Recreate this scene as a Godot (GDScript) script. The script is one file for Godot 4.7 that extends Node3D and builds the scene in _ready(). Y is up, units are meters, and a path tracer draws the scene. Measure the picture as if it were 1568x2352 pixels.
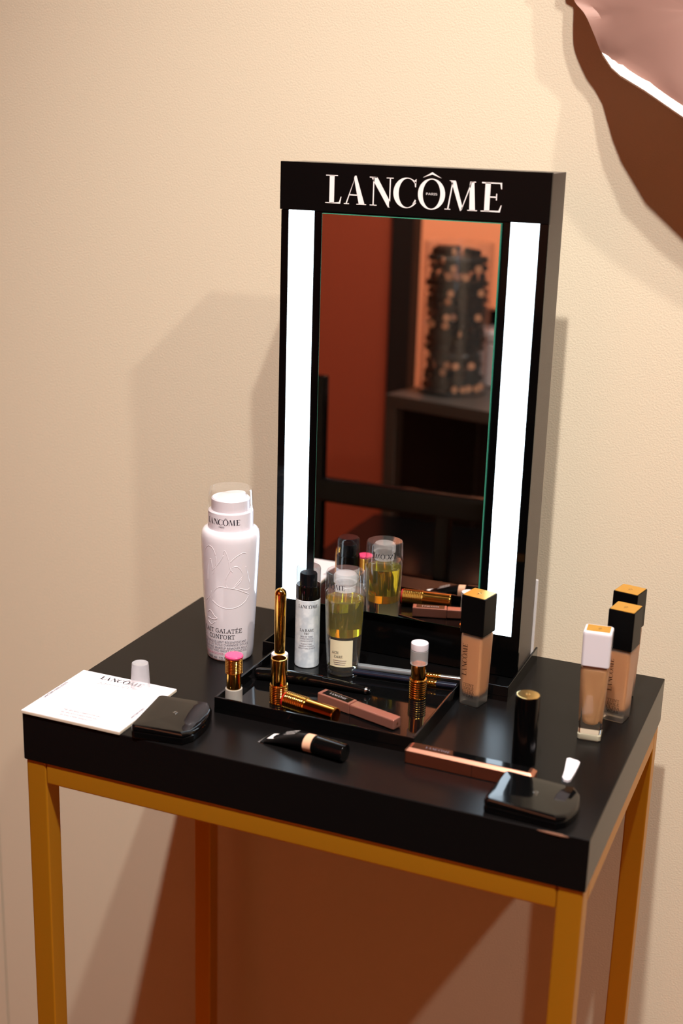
extends Node3D

const TY := 0.95          # height of the table top above the floor
const TABLE_W := 0.54
const TABLE_D := 0.3555
const WALL_Z := -0.42
const MZ := -0.273        # front face of the mirror box

var serif: SystemFont
var sans: SystemFont
var M := {}
var used := {}


# ---------------------------------------------------------------- triangles
class Shape:
	var v := PackedVector3Array()

	func tri(a: Vector3, b: Vector3, c: Vector3) -> void:
		v.append(a)
		v.append(b)
		v.append(c)

	func quad(a: Vector3, b: Vector3, c: Vector3, d: Vector3) -> void:
		if not a.is_equal_approx(b) and not b.is_equal_approx(c):
			tri(a, b, c)
		if not a.is_equal_approx(d) and not d.is_equal_approx(c):
			tri(a, c, d)

	func closed() -> Shape:   # turns a closed solid's faces outwards
		var vol := 0.0
		var o := v[0]
		for i in range(0, v.size(), 3):
			vol += (v[i] - o).dot((v[i + 1] - o).cross(v[i + 2] - o))
		if vol < 0.0:
			for i in range(0, v.size(), 3):
				var t := v[i + 1]
				v[i + 1] = v[i + 2]
				v[i + 2] = t
		return self

	func add(o: Shape, x := Transform3D()) -> Shape:
		v.append_array(x * o.v)
		return self

	func mesh(angle := 38.0) -> ArrayMesh:
		var n := v.size()
		var near := {}
		var keys := []
		var fn := PackedVector3Array()
		for i in range(0, n, 3):
			fn.append((v[i + 1] - v[i]).cross(v[i + 2] - v[i]))
		for i in n:
			var k := Vector3i((v[i] * 50000.0).round())
			keys.append(k)
			if not near.has(k):
				near[k] = []
			near[k].append(i / 3)
		var c := cos(deg_to_rad(angle))
		var st := SurfaceTool.new()
		st.begin(Mesh.PRIMITIVE_TRIANGLES)
		for f in range(0, n, 3):
			var mine := fn[f / 3].normalized()
			for k in [0, 2, 1]:
				var sum := Vector3.ZERO
				for g in near[keys[f + k]]:
					if fn[g].normalized().dot(mine) >= c:
						sum += fn[g]
				st.set_normal(sum.normalized() if sum.length() > 1e-12 else mine)
				st.add_vertex(v[f + k])
		st.index()
		return st.commit()


func lathe(pr: Array, n := 40) -> Shape:
	var s := Shape.new()
	for j in pr.size() - 1:
		var a: Vector2 = pr[j]
		var b: Vector2 = pr[j + 1]
		for i in n:
			var t := TAU * i / n
			var u := TAU * (i + 1) / n
			s.quad(Vector3(a.x * cos(t), a.y, a.x * sin(t)), Vector3(b.x * cos(t), b.y, b.x * sin(t)), Vector3(b.x * cos(u), b.y, b.x * sin(u)), Vector3(a.x * cos(u), a.y, a.x * sin(u)))
	return s


func tube_profile(r: float, y0: float, y1: float, bev := 0.0008) -> Array:
	return [Vector2(0, y0), Vector2(r - bev, y0), Vector2(r - bev * 0.3, y0 + bev * 0.3), Vector2(r, y0 + bev), Vector2(r, y1 - bev), Vector2(r - bev * 0.3, y1 - bev * 0.3), Vector2(r - bev, y1), Vector2(0, y1)]


func cyl(r: float, y0: float, y1: float, bev := 0.0008, n := 40) -> Shape:
	return lathe(tube_profile(r, y0, y1, bev), n)


func axis_values(h: float, b: float) -> Array:
	return [-h, -h + b * 0.42, -h + b, h - b, h - b * 0.42, h]


func box(lo: Vector3, hi: Vector3, b := 0.0006) -> Shape:
	var s := Shape.new()
	var h := (hi - lo) / 2.0
	var mid := (hi + lo) / 2.0
	b = minf(b, minf(h.x, minf(h.y, h.z)) * 0.98)
	for ax in 3:
		var p := (ax + 1) % 3
		var q := (ax + 2) % 3
		var us := axis_values(h[p], b)
		var vs := axis_values(h[q], b)
		for sg in [-1.0, 1.0]:
			for i in 5:
				for j in 5:
					var c := []
					for k in [[i, j], [i + 1, j], [i + 1, j + 1], [i, j + 1]]:
						var w := Vector3.ZERO
						w[ax] = sg * h[ax]
						w[p] = us[k[0]]
						w[q] = vs[k[1]]
						var inner := w.clamp(-(h - Vector3.ONE * b), h - Vector3.ONE * b)
						c.append(mid + inner + (w - inner).normalized() * b)
					if sg > 0:
						s.quad(c[0], c[1], c[2], c[3])
					else:
						s.quad(c[3], c[2], c[1], c[0])
	return s


func plain_box(lo: Vector3, hi: Vector3) -> Shape:
	return prism(PackedVector2Array([Vector2(lo.x, lo.y), Vector2(hi.x, lo.y), Vector2(hi.x, hi.y), Vector2(lo.x, hi.y)]), lo.z, hi.z)


func loft(rings: Array, cap := true) -> Shape:
	var s := Shape.new()
	var n: int = rings[0].size()
	for j in rings.size() - 1:
		for i in n:
			var k := (i + 1) % n
			s.quad(rings[j][i], rings[j + 1][i], rings[j + 1][k], rings[j][k])
	if cap:
		for e in [0, rings.size() - 1]:
			var m := Vector3.ZERO
			for p in rings[e]:
				m += p
			m /= n
			for i in n:
				if e == 0:
					s.tri(m, rings[e][i], rings[e][(i + 1) % n])
				else:
					s.tri(m, rings[e][(i + 1) % n], rings[e][i])
		s.closed()
	return s


func rrect(hx: float, hz: float, r: float, y: float, n := 5) -> PackedVector3Array:
	var out := PackedVector3Array()
	r = minf(r, minf(hx, hz) * 0.999)
	for q in 4:
		var cx: float = [1, -1, -1, 1][q] * (hx - r)
		var cz: float = [1, 1, -1, -1][q] * (hz - r)
		for i in n + 1:
			var a := PI / 2 * (q + float(i) / n)
			out.append(Vector3(cx + r * cos(a), y, cz + r * sin(a)))
	return out


func rbar(hx: float, hz: float, r: float, y0: float, y1: float, b := 0.0006) -> Shape:   # upright bar of rounded rectangular section
	return loft([rrect(hx - b, hz - b, r, y0), rrect(hx - b * .3, hz - b * .3, r, y0 + b * .3), rrect(hx, hz, r, y0 + b), rrect(hx, hz, r, y1 - b), rrect(hx - b * .3, hz - b * .3, r, y1 - b * .3), rrect(hx - b, hz - b, r, y1)])


func prism(poly: PackedVector2Array, z0: float, z1: float) -> Shape:
	var s := Shape.new()
	var ix := Geometry2D.triangulate_polygon(poly)
	var ccw := not Geometry2D.is_polygon_clockwise(poly)
	for i in range(0, ix.size(), 3):
		var a := poly[ix[i]]
		var b := poly[ix[i + 1]]
		var c := poly[ix[i + 2]]
		if (b - a).cross(c - a) < 0:
			var t := b
			b = c
			c = t
		s.tri(Vector3(a.x, a.y, z1), Vector3(b.x, b.y, z1), Vector3(c.x, c.y, z1))
		s.tri(Vector3(a.x, a.y, z0), Vector3(c.x, c.y, z0), Vector3(b.x, b.y, z0))
	for i in poly.size():
		var a := poly[i]
		var b := poly[(i + 1) % poly.size()]
		if not ccw:
			var t := a
			a = b
			b = t
		s.quad(Vector3(a.x, a.y, z0), Vector3(b.x, b.y, z0), Vector3(b.x, b.y, z1), Vector3(a.x, a.y, z1))
	return s.closed()


func sweep(path: PackedVector3Array, radii: Array, n := 16, flat := 1.0) -> Shape:
	var rings := []
	var up := Vector3.UP
	for i in path.size():
		var d := (path[mini(i + 1, path.size() - 1)] - path[maxi(i - 1, 0)]).normalized()
		var side := d.cross(up).normalized() if absf(d.dot(up)) < 0.98 else d.cross(Vector3.FORWARD).normalized()
		var u := side.cross(d).normalized()
		var ring := PackedVector3Array()
		for k in n:
			var a := TAU * k / n
			ring.append(path[i] + (side * cos(a) + u * sin(a) * flat) * radii[i])
		rings.append(ring)
	return loft(rings)


func along(a: Vector3, b: Vector3) -> Transform3D:     # takes the upright y axis to the line from a to b
	var y := (b - a).normalized()
	var z := Vector3.UP - y * y.dot(Vector3.UP)
	z = z.normalized() if z.length() > 0.01 else Vector3.BACK
	return Transform3D(Basis(y.cross(z), y, z), a)


# ---------------------------------------------------------------- nodes
func numbered(called: String) -> String:
	if not used.has(called):
		used[called] = 0
		return called
	used[called] += 1
	return "%s_%03d" % [called, used[called]]


func tag(o: Node3D, label: String, category: String, group := "") -> Node3D:
	o.set_meta("label", label)
	o.set_meta("category", category)
	if group:
		o.set_meta("group", group)
	return o


func thing(called: String, label: String, category: String, at := Vector3.ZERO, turn := 0.0, group := "") -> Node3D:
	var o := Node3D.new()
	o.name = numbered(called)
	add_child(o)
	o.position = at + Vector3(0, TY, 0)
	o.rotation.y = deg_to_rad(turn)
	return tag(o, label, category, group)


func obj(called: String, s: Shape, m: Material, parent: Node3D = self, angle := 38.0) -> MeshInstance3D:
	return put(called, s.mesh(angle), m, parent)


func put(called: String, mesh: Mesh, m: Material, parent: Node3D) -> MeshInstance3D:
	var o := MeshInstance3D.new()
	var n := called
	if parent == self:
		n = numbered(called)
	else:
		var k := 0
		while parent.has_node(n):
			k += 1
			n = "%s_%03d" % [called, k]
	o.name = n
	o.mesh = mesh
	o.material_override = m
	parent.add_child(o, true)
	return o


func struct(called: String, s: Shape, m: Material) -> MeshInstance3D:
	var o := obj(called, s, m)
	o.position.y = TY
	o.set_meta("kind", "structure")
	return o


func copy(o: Node3D, label: String, at: Vector3, turn: float) -> Node3D:
	var c: Node3D = o.duplicate()
	var stem: String = String(o.name).rstrip("0123456789").trim_suffix("_")
	c.name = numbered(stem)
	add_child(c)
	c.position = at + Vector3(0, TY, 0)
	c.rotation.y = deg_to_rad(turn)
	c.set_meta("label", label)
	return c


# ---------------------------------------------------------------- materials
func mat(c: Color, rough := 0.5, metal := 0.0) -> StandardMaterial3D:
	var m := StandardMaterial3D.new()
	m.albedo_color = c
	m.roughness = rough
	m.metallic = metal
	return m


func rgb(r: int, g: int, b: int) -> Color:
	return Color(r / 255.0, g / 255.0, b / 255.0)


func noise(freq: float, octaves: int, seed_: int, size := 512, ramp: Gradient = null) -> NoiseTexture2D:
	var f := FastNoiseLite.new()
	f.seed = seed_
	f.frequency = freq
	f.noise_type = FastNoiseLite.TYPE_SIMPLEX_SMOOTH
	f.fractal_octaves = octaves
	var t := NoiseTexture2D.new()
	t.width = size
	t.height = size
	t.seamless = true
	t.noise = f
	if ramp:
		t.color_ramp = ramp
	return t


func two_tone(a: Color, b: Color) -> Gradient:
	var g := Gradient.new()
	g.colors = PackedColorArray([a, b])
	g.offsets = PackedFloat32Array([0.25, 0.75])
	return g


func tri_map(m: StandardMaterial3D, scale: float, world := false) -> StandardMaterial3D:
	m.uv1_triplanar = true
	m.uv1_world_triplanar = world
	m.uv1_scale = Vector3.ONE * scale
	return m


func relief(m: StandardMaterial3D, t: Texture2D, cm: float) -> StandardMaterial3D:
	m.heightmap_enabled = true
	m.heightmap_texture = t
	m.heightmap_scale = cm
	return m


func clear(c: Color, alpha: float, rough := 0.03) -> StandardMaterial3D:
	var m := mat(c, rough)
	m.transparency = BaseMaterial3D.TRANSPARENCY_ALPHA
	m.albedo_color.a = alpha
	return m


func solid_glass(c: Color, rough: float, alpha := 0.0, ior_scale := 0.05) -> StandardMaterial3D:
	var m := mat(c, rough)
	m.albedo_color.a = alpha
	m.refraction_enabled = true
	m.refraction_scale = ior_scale
	return m


func lacquer(v: float, rough: float, spec := 0.42) -> StandardMaterial3D:
	var m := mat(Color(v, v * 0.95, v), rough)
	m.metallic_specular = spec
	return m


func coated(c: Color, rough: float) -> StandardMaterial3D:
	var m := mat(c, rough)
	m.clearcoat_enabled = true
	m.clearcoat = 0.6
	m.clearcoat_roughness = 0.04
	return m


func make_materials() -> void:
	M.wall = tri_map(mat(rgb(221, 203, 178), 0.8), 12.0, true)
	relief(M.wall, noise(0.06, 3, 4, 512), 0.016)
	M.groove = mat(rgb(70, 52, 40), 0.8)
	M.laminate = mat(rgb(15, 13, 13), 0.26)
	M.laminate.metallic_specular = 0.25
	M.brass = tri_map(mat(rgb(196, 132, 24), 0.40, 0.5), 5.0)
	M.chipped = mat(rgb(120, 78, 58), 0.8)
	M.acrylic = lacquer(0.03, 0.05)
	M.black = mat(Color(0.02, 0.019, 0.02), 0.16)
	M.black.metallic_specular = 0.35
	M.satin = mat(Color(0.03, 0.028, 0.03), 0.32)
	M.satin.metallic_specular = 0.22
	M.gloss_black = lacquer(0.03, 0.07, 0.5)
	M.front_black = lacquer(0.02, 0.10, 0.25)
	M.casing = tri_map(mat(rgb(96, 86, 78), 0.5), 16.0)
	relief(M.casing, noise(0.09, 2, 12, 512), 0.012)
	M.mirror = mat(Color(0.90, 0.88, 0.86), 0.0, 1.0)
	M.glass_edge = mat(rgb(52, 120, 96), 0.12)
	M.print_white = mat(rgb(245, 232, 230), 0.5)
	M.print_black = mat(rgb(30, 26, 40), 0.5)
	M.print_grey = mat(rgb(105, 96, 110), 0.5)
	M.print_faint = mat(rgb(168, 158, 164), 0.5)
	M.print_pink = mat(rgb(214, 96, 140), 0.5)
	M.print_brown = mat(rgb(52, 36, 30), 0.5)
	M.white_plastic = mat(rgb(222, 210, 216), 0.28)
	M.white_gloss = coated(rgb(226, 216, 222), 0.2)
	M.clear = clear(Color(1, 1, 1), 0.025)
	M.clear_smoke = clear(rgb(22, 26, 32), 0.40)
	M.clear_thin = clear(rgb(245, 240, 245), 0.30, 0.12)
	M.milky = mat(rgb(212, 208, 208), 0.3)
	M.milky.transparency = BaseMaterial3D.TRANSPARENCY_ALPHA
	M.milky.albedo_color.a = 0.38
	M.milky_low = mat(rgb(214, 205, 196), 0.35)
	M.milky_low.transparency = BaseMaterial3D.TRANSPARENCY_ALPHA
	M.milky_low.albedo_color.a = 0.5
	M.gold = mat(rgb(246, 190, 92), 0.10, 1.0)
	M.gold_pale = mat(rgb(248, 206, 130), 0.14, 1.0)
	M.gold_satin = mat(rgb(232, 172, 66), 0.34, 0.75)
	M.rose_gold = mat(rgb(206, 142, 118), 0.30, 1.0)
	M.mauve = mat(rgb(176, 114, 98), 0.28, 0.55)
	M.silver = mat(rgb(190, 188, 186), 0.2, 1.0)
	M.hole = mat(Color(0.012, 0.01, 0.01), 0.6)
	M.pink = coated(rgb(246, 70, 124), 0.25)
	M.red = coated(rgb(200, 20, 30), 0.3)
	M.frost = tri_map(mat(Color.WHITE, 0.34), 26.0)
	M.frost.albedo_texture = noise(0.012, 3, 31, 256, two_tone(rgb(192, 200, 210), rgb(224, 228, 234)))
	M.yellow_oil = solid_glass(rgb(206, 192, 40), 0.02, 0.09, 0.042)
	M.clear_water = solid_glass(rgb(246, 246, 238), 0.02, 0.0, 0.036)
	M.glass_foot = solid_glass(rgb(240, 226, 196), 0.12, 0.5)
	M.thick_glass = solid_glass(rgb(250, 247, 244), 0.03, 0.0)
	M.frosted_glass = solid_glass(rgb(246, 236, 224), 0.30, 0.05)
	M.beige = mat(rgb(232, 164, 106), 0.4)
	M.beige_light = mat(rgb(226, 172, 122), 0.4)
	M.beige_print = mat(rgb(226, 172, 140), 0.45)
	M.label_cream = mat(rgb(236, 224, 190), 0.5)
	M.card = mat(rgb(224, 214, 220), 0.6)
	M.card_edge = mat(rgb(214, 196, 176), 0.7)
	M.petal_pink = mat(rgb(156, 116, 104), 0.65)
	M.petal_pale = mat(rgb(244, 228, 222), 0.6)
	M.room_orange = mat(rgb(196, 104, 44), 0.8)
	M.room_brown = mat(rgb(96, 62, 38), 0.8)
	M.room_red = mat(rgb(200, 90, 62), 0.55)
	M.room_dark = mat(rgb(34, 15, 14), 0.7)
	M.room_salmon = mat(rgb(230, 146, 108), 0.8)
	M.room_ceiling = mat(rgb(92, 64, 40), 0.9)
	M.room_floor = mat(rgb(142, 74, 14), 0.6)
	M.steel = mat(rgb(84, 76, 72), 0.4, 0.3)
	M.peach = mat(rgb(236, 170, 130), 0.5)
	M.led = mat(Color(1, 1, 1), 0.4)
	M.led.emission_enabled = true
	M.led.emission = Color(0.84, 0.94, 1.0)
	M.led.emission_energy_multiplier = 2.6
	M.bulb = mat(Color(1, 1, 1), 0.4)
	M.bulb.emission_enabled = true
	M.bulb.emission = Color(1.0, 0.86, 0.68)
	M.bulb.emission_energy_multiplier = 6.0


# ---------------------------------------------------------------- lettering
func text_tris(s: String, font: Font, cap: float) -> PackedVector2Array:   # triangles of a line of text, centred, on its baseline, capitals «cap» high
	var out := PackedVector2Array()
	var ref := raw_text("H", font)
	var lo := INF
	var hi := -INF
	for p in ref:
		lo = minf(lo, p.y)
		hi = maxf(hi, p.y)
	var raw := raw_text(s, font)
	var low := INF
	var x0 := INF
	var x1 := -INF
	for p in raw:
		low = minf(low, p.y)
		x0 = minf(x0, p.x)
		x1 = maxf(x1, p.x)
	var k := cap / maxf(hi - lo, 1e-6)
	for p in raw:
		out.append(Vector2((p.x - (x0 + x1) / 2) * k, (p.y - lo) * k))
	return out


func raw_text(s: String, font: Font) -> PackedVector2Array:
	var t := TextMesh.new()
	t.font = font
	t.text = s
	t.font_size = 48
	t.pixel_size = 0.01
	t.depth = 0.02
	t.curve_step = 4.0
	t.horizontal_alignment = HORIZONTAL_ALIGNMENT_CENTER
	var out := PackedVector2Array()
	var a := t.get_mesh_arrays()
	if a.is_empty():
		return out
	var v: PackedVector3Array = a[Mesh.ARRAY_VERTEX]
	var nn: PackedVector3Array = a[Mesh.ARRAY_NORMAL]
	var ix: PackedInt32Array = a[Mesh.ARRAY_INDEX] if a[Mesh.ARRAY_INDEX] != null else PackedInt32Array(range(v.size()))
	for i in range(0, ix.size(), 3):
		if nn[ix[i]].z > 0.9 and nn[ix[i + 1]].z > 0.9 and nn[ix[i + 2]].z > 0.9:
			for k in 3:
				out.append(Vector2(v[ix[i + k]].x, v[ix[i + k]].y))
	return out


func moved(t: PackedVector2Array, d: Vector2) -> PackedVector2Array:
	return Transform2D(0.0, d) * t


func logo_tris(cap: float) -> PackedVector2Array:    # the seven capitals of the sign, high contrast roman with small serifs
	var polys := [
		[22, 2, 48, 2, 48, 136, 22, 136], [2, 134, 66, 134, 66, 138, 2, 138], [0, 0, 82, 0, 88, 34, 84, 34, 75, 8, 50, 5, 0, 4],
		[153, 128, 158, 140, 166, 140, 213, 3, 182, 3], [156, 124, 160, 134, 118, 3, 111, 3], [132, 43, 176, 43, 174, 49, 134, 49], [102, 0, 130, 0, 130, 4, 102, 4], [170, 0, 222, 0, 222, 4, 170, 4],
		[237, 134, 278, 134, 276, 138, 237, 138], [256, 2, 262, 2, 262, 132, 256, 132], [241, 0, 278, 0, 278, 4, 241, 4], [246, 136, 277, 138, 349, 22, 349, -5, 338, -5], [343, -4, 349, -4, 349, 136, 343, 136], [326, 134, 363, 134, 363, 138, 326, 138],
		[476, 98, 481, 98, 482, 138, 472, 128], [478, 40, 484, 34, 476, 20, 466, 18],
		[513, 145, 562, 162, 562, 173], [612, 145, 562, 173, 562, 162],
		[632, 0, 662, 0, 662, 4, 632, 4], [645, 2, 652, 2, 670, 124, 666, 136], [650, 138, 683, 138, 723, 14, 715, -3, 711, -3, 660, 134], [713, -3, 719, 0, 762, 122, 762, 138], [752, 134, 760, 138, 784, 138, 784, 134], [754, 128, 762, 138, 776, 136, 787, 2, 758, 2], [748, 0, 797, 0, 797, 4, 748, 4],
		[832, 2, 858, 2, 858, 136, 832, 136], [815, 132, 906, 132, 911, 108, 915, 108, 914, 138, 815, 138], [856, 67, 890, 67, 890, 73, 856, 73], [888, 55, 893, 55, 893, 86, 888, 86], [815, 0, 911, 0, 918, 33, 914, 33, 904, 7, 856, 6, 815, 4],
	]
	var out := PackedVector2Array()
	for p in polys:
		var poly := PackedVector2Array()
		for i in range(0, p.size(), 2):
			poly.append(Vector2(p[i], p[i + 1]))
		var ix := Geometry2D.triangulate_polygon(poly)
		for i in ix:
			out.append(poly[i])
	for ring in [[432.0, 69.0, 68.0, 73.0, 438.0, 46.0, 69.0, 42.0, 322.0], [562.0, 69.0, 70.0, 74.0, 562.0, 45.0, 69.0, 0.0, 360.0]]:
		for i in 40:
			var q := []
			for k in 2:
				var a: float = deg_to_rad(lerpf(ring[7], ring[8], (i + k) / 40.0))
				q.append(Vector2(ring[0] + ring[2] * cos(a), ring[1] + ring[3] * sin(a)))
				q.append(Vector2(ring[4] + ring[5] * cos(a), ring[1] + ring[6] * sin(a)))
			for k in [0, 2, 1, 1, 2, 3]:
				out.append(q[k])
	for i in out.size():
		out[i] = (out[i] - Vector2(459, 0)) * cap / 138.0
	return out


func flat_print(t: PackedVector2Array, x: Transform3D) -> Shape:    # lays print on a plane: x right, y up, z out
	var s := Shape.new()
	for i in range(0, t.size(), 3):
		var a := Vector3(t[i].x, t[i].y, 0)
		var b := Vector3(t[i + 1].x, t[i + 1].y, 0)
		var c := Vector3(t[i + 2].x, t[i + 2].y, 0)
		if (b - a).cross(c - a).z < 0:
			s.tri(x * a, x * c, x * b)
		else:
			s.tri(x * a, x * b, x * c)
	return s


func wrap_print(t: PackedVector2Array, radius: Callable, deg: float, y: float, off := 0.0002) -> Shape:    # bends print round an upright bottle
	var s := Shape.new()
	for i in range(0, t.size(), 3):
		var q := []
		var area := (t[i + 1] - t[i]).cross(t[i + 2] - t[i])
		for k in ([0, 2, 1] if area < 0 else [0, 1, 2]):
			var h: float = y + t[i + k].y
			var r: float = radius.call(h) + off
			var a := deg_to_rad(deg) - t[i + k].x / r
			q.append(Vector3(r * cos(a), h, r * sin(a)))
		s.tri(q[0], q[1], q[2])
	return s


func rect_tris(w: float, h: float, nx := 12) -> PackedVector2Array:
	var out := PackedVector2Array()
	for i in nx:
		var a := -w / 2 + w * i / nx
		var b := -w / 2 + w * (i + 1) / nx
		for p in [Vector2(a, 0), Vector2(b, 0), Vector2(b, h), Vector2(a, 0), Vector2(b, h), Vector2(a, h)]:
			out.append(p)
	return out


func lines(rows: Array) -> PackedVector2Array:    # rows of [text, font, cap, y, x]
	var out := PackedVector2Array()
	for r in rows:
		out.append_array(moved(text_tris(r[0], r[1], r[2]), Vector2(r[4] if r.size() > 4 else 0.0, r[3])))
	return out


func rose_emblem(size: float) -> Shape:    # a small raised bloom: a few curled petals and a stem
	var s := Shape.new()
	for k in 5:
		var a := TAU * k / 5.0
		var p := PackedVector3Array()
		var r := []
		for i in 6:
			var b := a + i * 0.32
			p.append(Vector3(cos(b), 0, sin(b)) * size * (0.18 + 0.065 * i))
			r.append(size * (0.03 + 0.045 * sin(PI * (i + 0.5) / 6.0)))
		s.add(sweep(p, r, 6, 0.4))
	s.add(sweep(PackedVector3Array([Vector3(0, 0, size * 0.4), Vector3(-size * 0.1, 0, size * 0.8), Vector3(-size * 0.3, 0, size * 1.1)]), [size * 0.05, size * 0.05, size * 0.03], 6, 0.5))
	return s


# ---------------------------------------------------------------- the scene
func _ready() -> void:
	var cam := Camera3D.new()
	cam.name = "camera"
	add_child(cam)
	cam.transform = Transform3D(Basis(Vector3(0.923054, 0.028934, -0.383581), Vector3(-0.134498, 0.958504, -0.251357), Vector3(0.360391, 0.283607, 0.888642)), Vector3(0.7040, TY + 0.5451, 0.9510))
	cam.fov = rad_to_deg(2.0 * atan(1176.0 / 3057.2))
	var lens := CameraAttributesPhysical.new()
	lens.frustum_focal_length = 12.0 / (1176.0 / 3057.2)
	lens.frustum_focus_distance = 1.36
	lens.frustum_near = 0.02
	lens.frustum_far = 50.0
	lens.exposure_aperture = 2.8
	cam.attributes = lens
	cam.current = true

	var we := WorldEnvironment.new()
	we.name = "environment"
	var env := Environment.new()
	env.background_mode = Environment.BG_COLOR
	env.background_color = Color(0.02, 0.015, 0.012)
	env.tonemap_mode = Environment.TONE_MAPPER_LINEAR
	env.tonemap_exposure = 1.0
	env.sdfgi_enabled = true
	env.ssao_enabled = true
	env.ssil_enabled = true
	we.environment = env
	add_child(we)

	serif = SystemFont.new()
	serif.font_names = PackedStringArray(["Droid Serif"])
	sans = SystemFont.new()
	sans.font_names = PackedStringArray(["Droid Sans"])
	make_materials()

	# the ceiling spots, and last an added lamp for the far wall
	downlight("ceiling spotlight almost straight above the display table", Vector3(0.505, 2.30, 0.79), Vector3(0.18, -1.7, -0.42), 7.2, Color(0.97, 0.96, 0.935), 35.0)
	downlight("ceiling spotlight just right of the display table", Vector3(0.865, 2.42, 0.78), Vector3(0.20, -1.6, -0.42), 4.1, Color(0.96, 0.96, 0.935), 33.0)
	downlight("ceiling spotlight farthest right along the cream wall", Vector3(1.75, 2.08, 0.63), Vector3(0.5, 0.2, -0.42), 2.6, Color(1.0, 0.97, 0.92))
	downlight("added unseen spotlight brightening the far salmon wall", Vector3(-0.25, 2.30, 1.35), Vector3(-0.45, 0.25, 2.2), 13.0, Color(1.0, 0.95, 0.86), 26.0)  # no known fitting: added to brighten the salmon wall and its bounce

	build_room()
	build_table()
	build_wall_decor()
	build_mirror()
	build_tray()
	build_bottles()
	build_foundations()
	build_lipsticks()
	build_pencils()
	build_front_row()
	build_card()
	build_far_room()


func downlight(label: String, at: Vector3, aim: Vector3, energy: float, c: Color, cone := 62.0) -> void:
	var t := thing("ceiling_spotlight", label, "lamp", at, 0.0, "ceiling spotlights")
	obj("stem", cyl(0.008, 0.02, 2.5 - at.y + 0.01, 0.0005, 16), M.satin, t)
	obj("ring", lathe([Vector2(0.036, 0.028), Vector2(0.036, 0.010), Vector2(0.038, 0.008), Vector2(0.05, 0.010), Vector2(0.05, 0.028), Vector2(0.036, 0.028)], 28), M.white_plastic, t)
	obj("glowing_disc", cyl(0.034, 0.016, 0.022, 0.001, 28), M.bulb, t)
	var l := SpotLight3D.new()
	l.name = "spot_beam"
	l.light_color = c
	l.light_energy = energy
	l.light_size = 0.03
	l.spot_angle = cone
	l.spot_angle_attenuation = 0.9
	l.spot_range = 12.0
	l.spot_attenuation = 2.0
	l.shadow_enabled = true
	t.add_child(l)
	var d := aim - at
	l.transform = Transform3D(Basis.looking_at(d.normalized(), Vector3.UP if absf(d.normalized().y) < 0.98 else Vector3.BACK), Vector3.ZERO)


func build_room() -> void:
	struct("wall_back", plain_box(Vector3(-0.357, -0.95, WALL_Z - 0.12), Vector3(2.3, 2.5, WALL_Z)), M.wall)
	struct("wall_back", plain_box(Vector3(-2.3, -0.95, WALL_Z - 0.12), Vector3(-0.360, 2.5, WALL_Z)), M.wall)
	struct("trim_1", plain_box(Vector3(-0.360, -0.95, WALL_Z - 0.12), Vector3(-0.357, 2.5, WALL_Z - 0.008)), M.groove)
	struct("wall_left", plain_box(Vector3(-2.4, -0.95, WALL_Z - 0.12), Vector3(-2.3, 2.5, 2.3)), M.room_orange)
	struct("wall_right", plain_box(Vector3(2.3, -0.95, WALL_Z - 0.12), Vector3(2.4, 2.5, 2.3)), M.room_brown)
	struct("wall_front", plain_box(Vector3(-2.3, -0.95, 2.2), Vector3(2.3, 2.5, 2.3)), M.room_salmon)
	struct("floor", plain_box(Vector3(-2.4, -1.05, WALL_Z - 0.12), Vector3(2.4, -0.95, 2.3)), M.room_floor)
	struct("ceiling", plain_box(Vector3(-2.4, 2.5, WALL_Z - 0.12), Vector3(2.4, 2.6, 2.3)), M.room_ceiling)


func build_table() -> void:
	var t := thing("display_table", "small black topped table with a slim brass coloured square tube frame, against the cream wall", "table", Vector3(0, -0.95, 0))
	var up := 0.95
	var top := -0.0481 + up
	obj("tabletop", box(Vector3(0, top, -TABLE_D), Vector3(TABLE_W, up, 0), 0.0012), M.laminate, t)
	obj("chipped_edge", sweep(PackedVector3Array([Vector3(0.494, up - 0.0012, -0.0006), Vector3(0.505, up - 0.0014, -0.0004), Vector3(0.517, up - 0.0016, -0.0004), Vector3(0.527, up - 0.0014, -0.0008)]), [0.0004, 0.0011, 0.0013, 0.0003], 8), M.chipped, t)
	var w := 0.022
	var e := 0.0015
	for x in [e, TABLE_W - e - w]:
		for z in [-e - w, -TABLE_D + e]:
			obj("leg", box(Vector3(x, 0, z), Vector3(x + w, top - 0.0004, z + w), 0.0022), M.brass, t)
	for z in [-e - w, -TABLE_D + e]:
		obj("rail", box(Vector3(e + w, top - w, z), Vector3(TABLE_W - e - w, top - 0.0004, z + w), 0.0022), M.brass, t)
	for x in [e, TABLE_W - e - w]:
		obj("rail", box(Vector3(x, top - w, -TABLE_D + e + w), Vector3(x + w, top - 0.0004, -e - w), 0.0022), M.brass, t)


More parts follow.
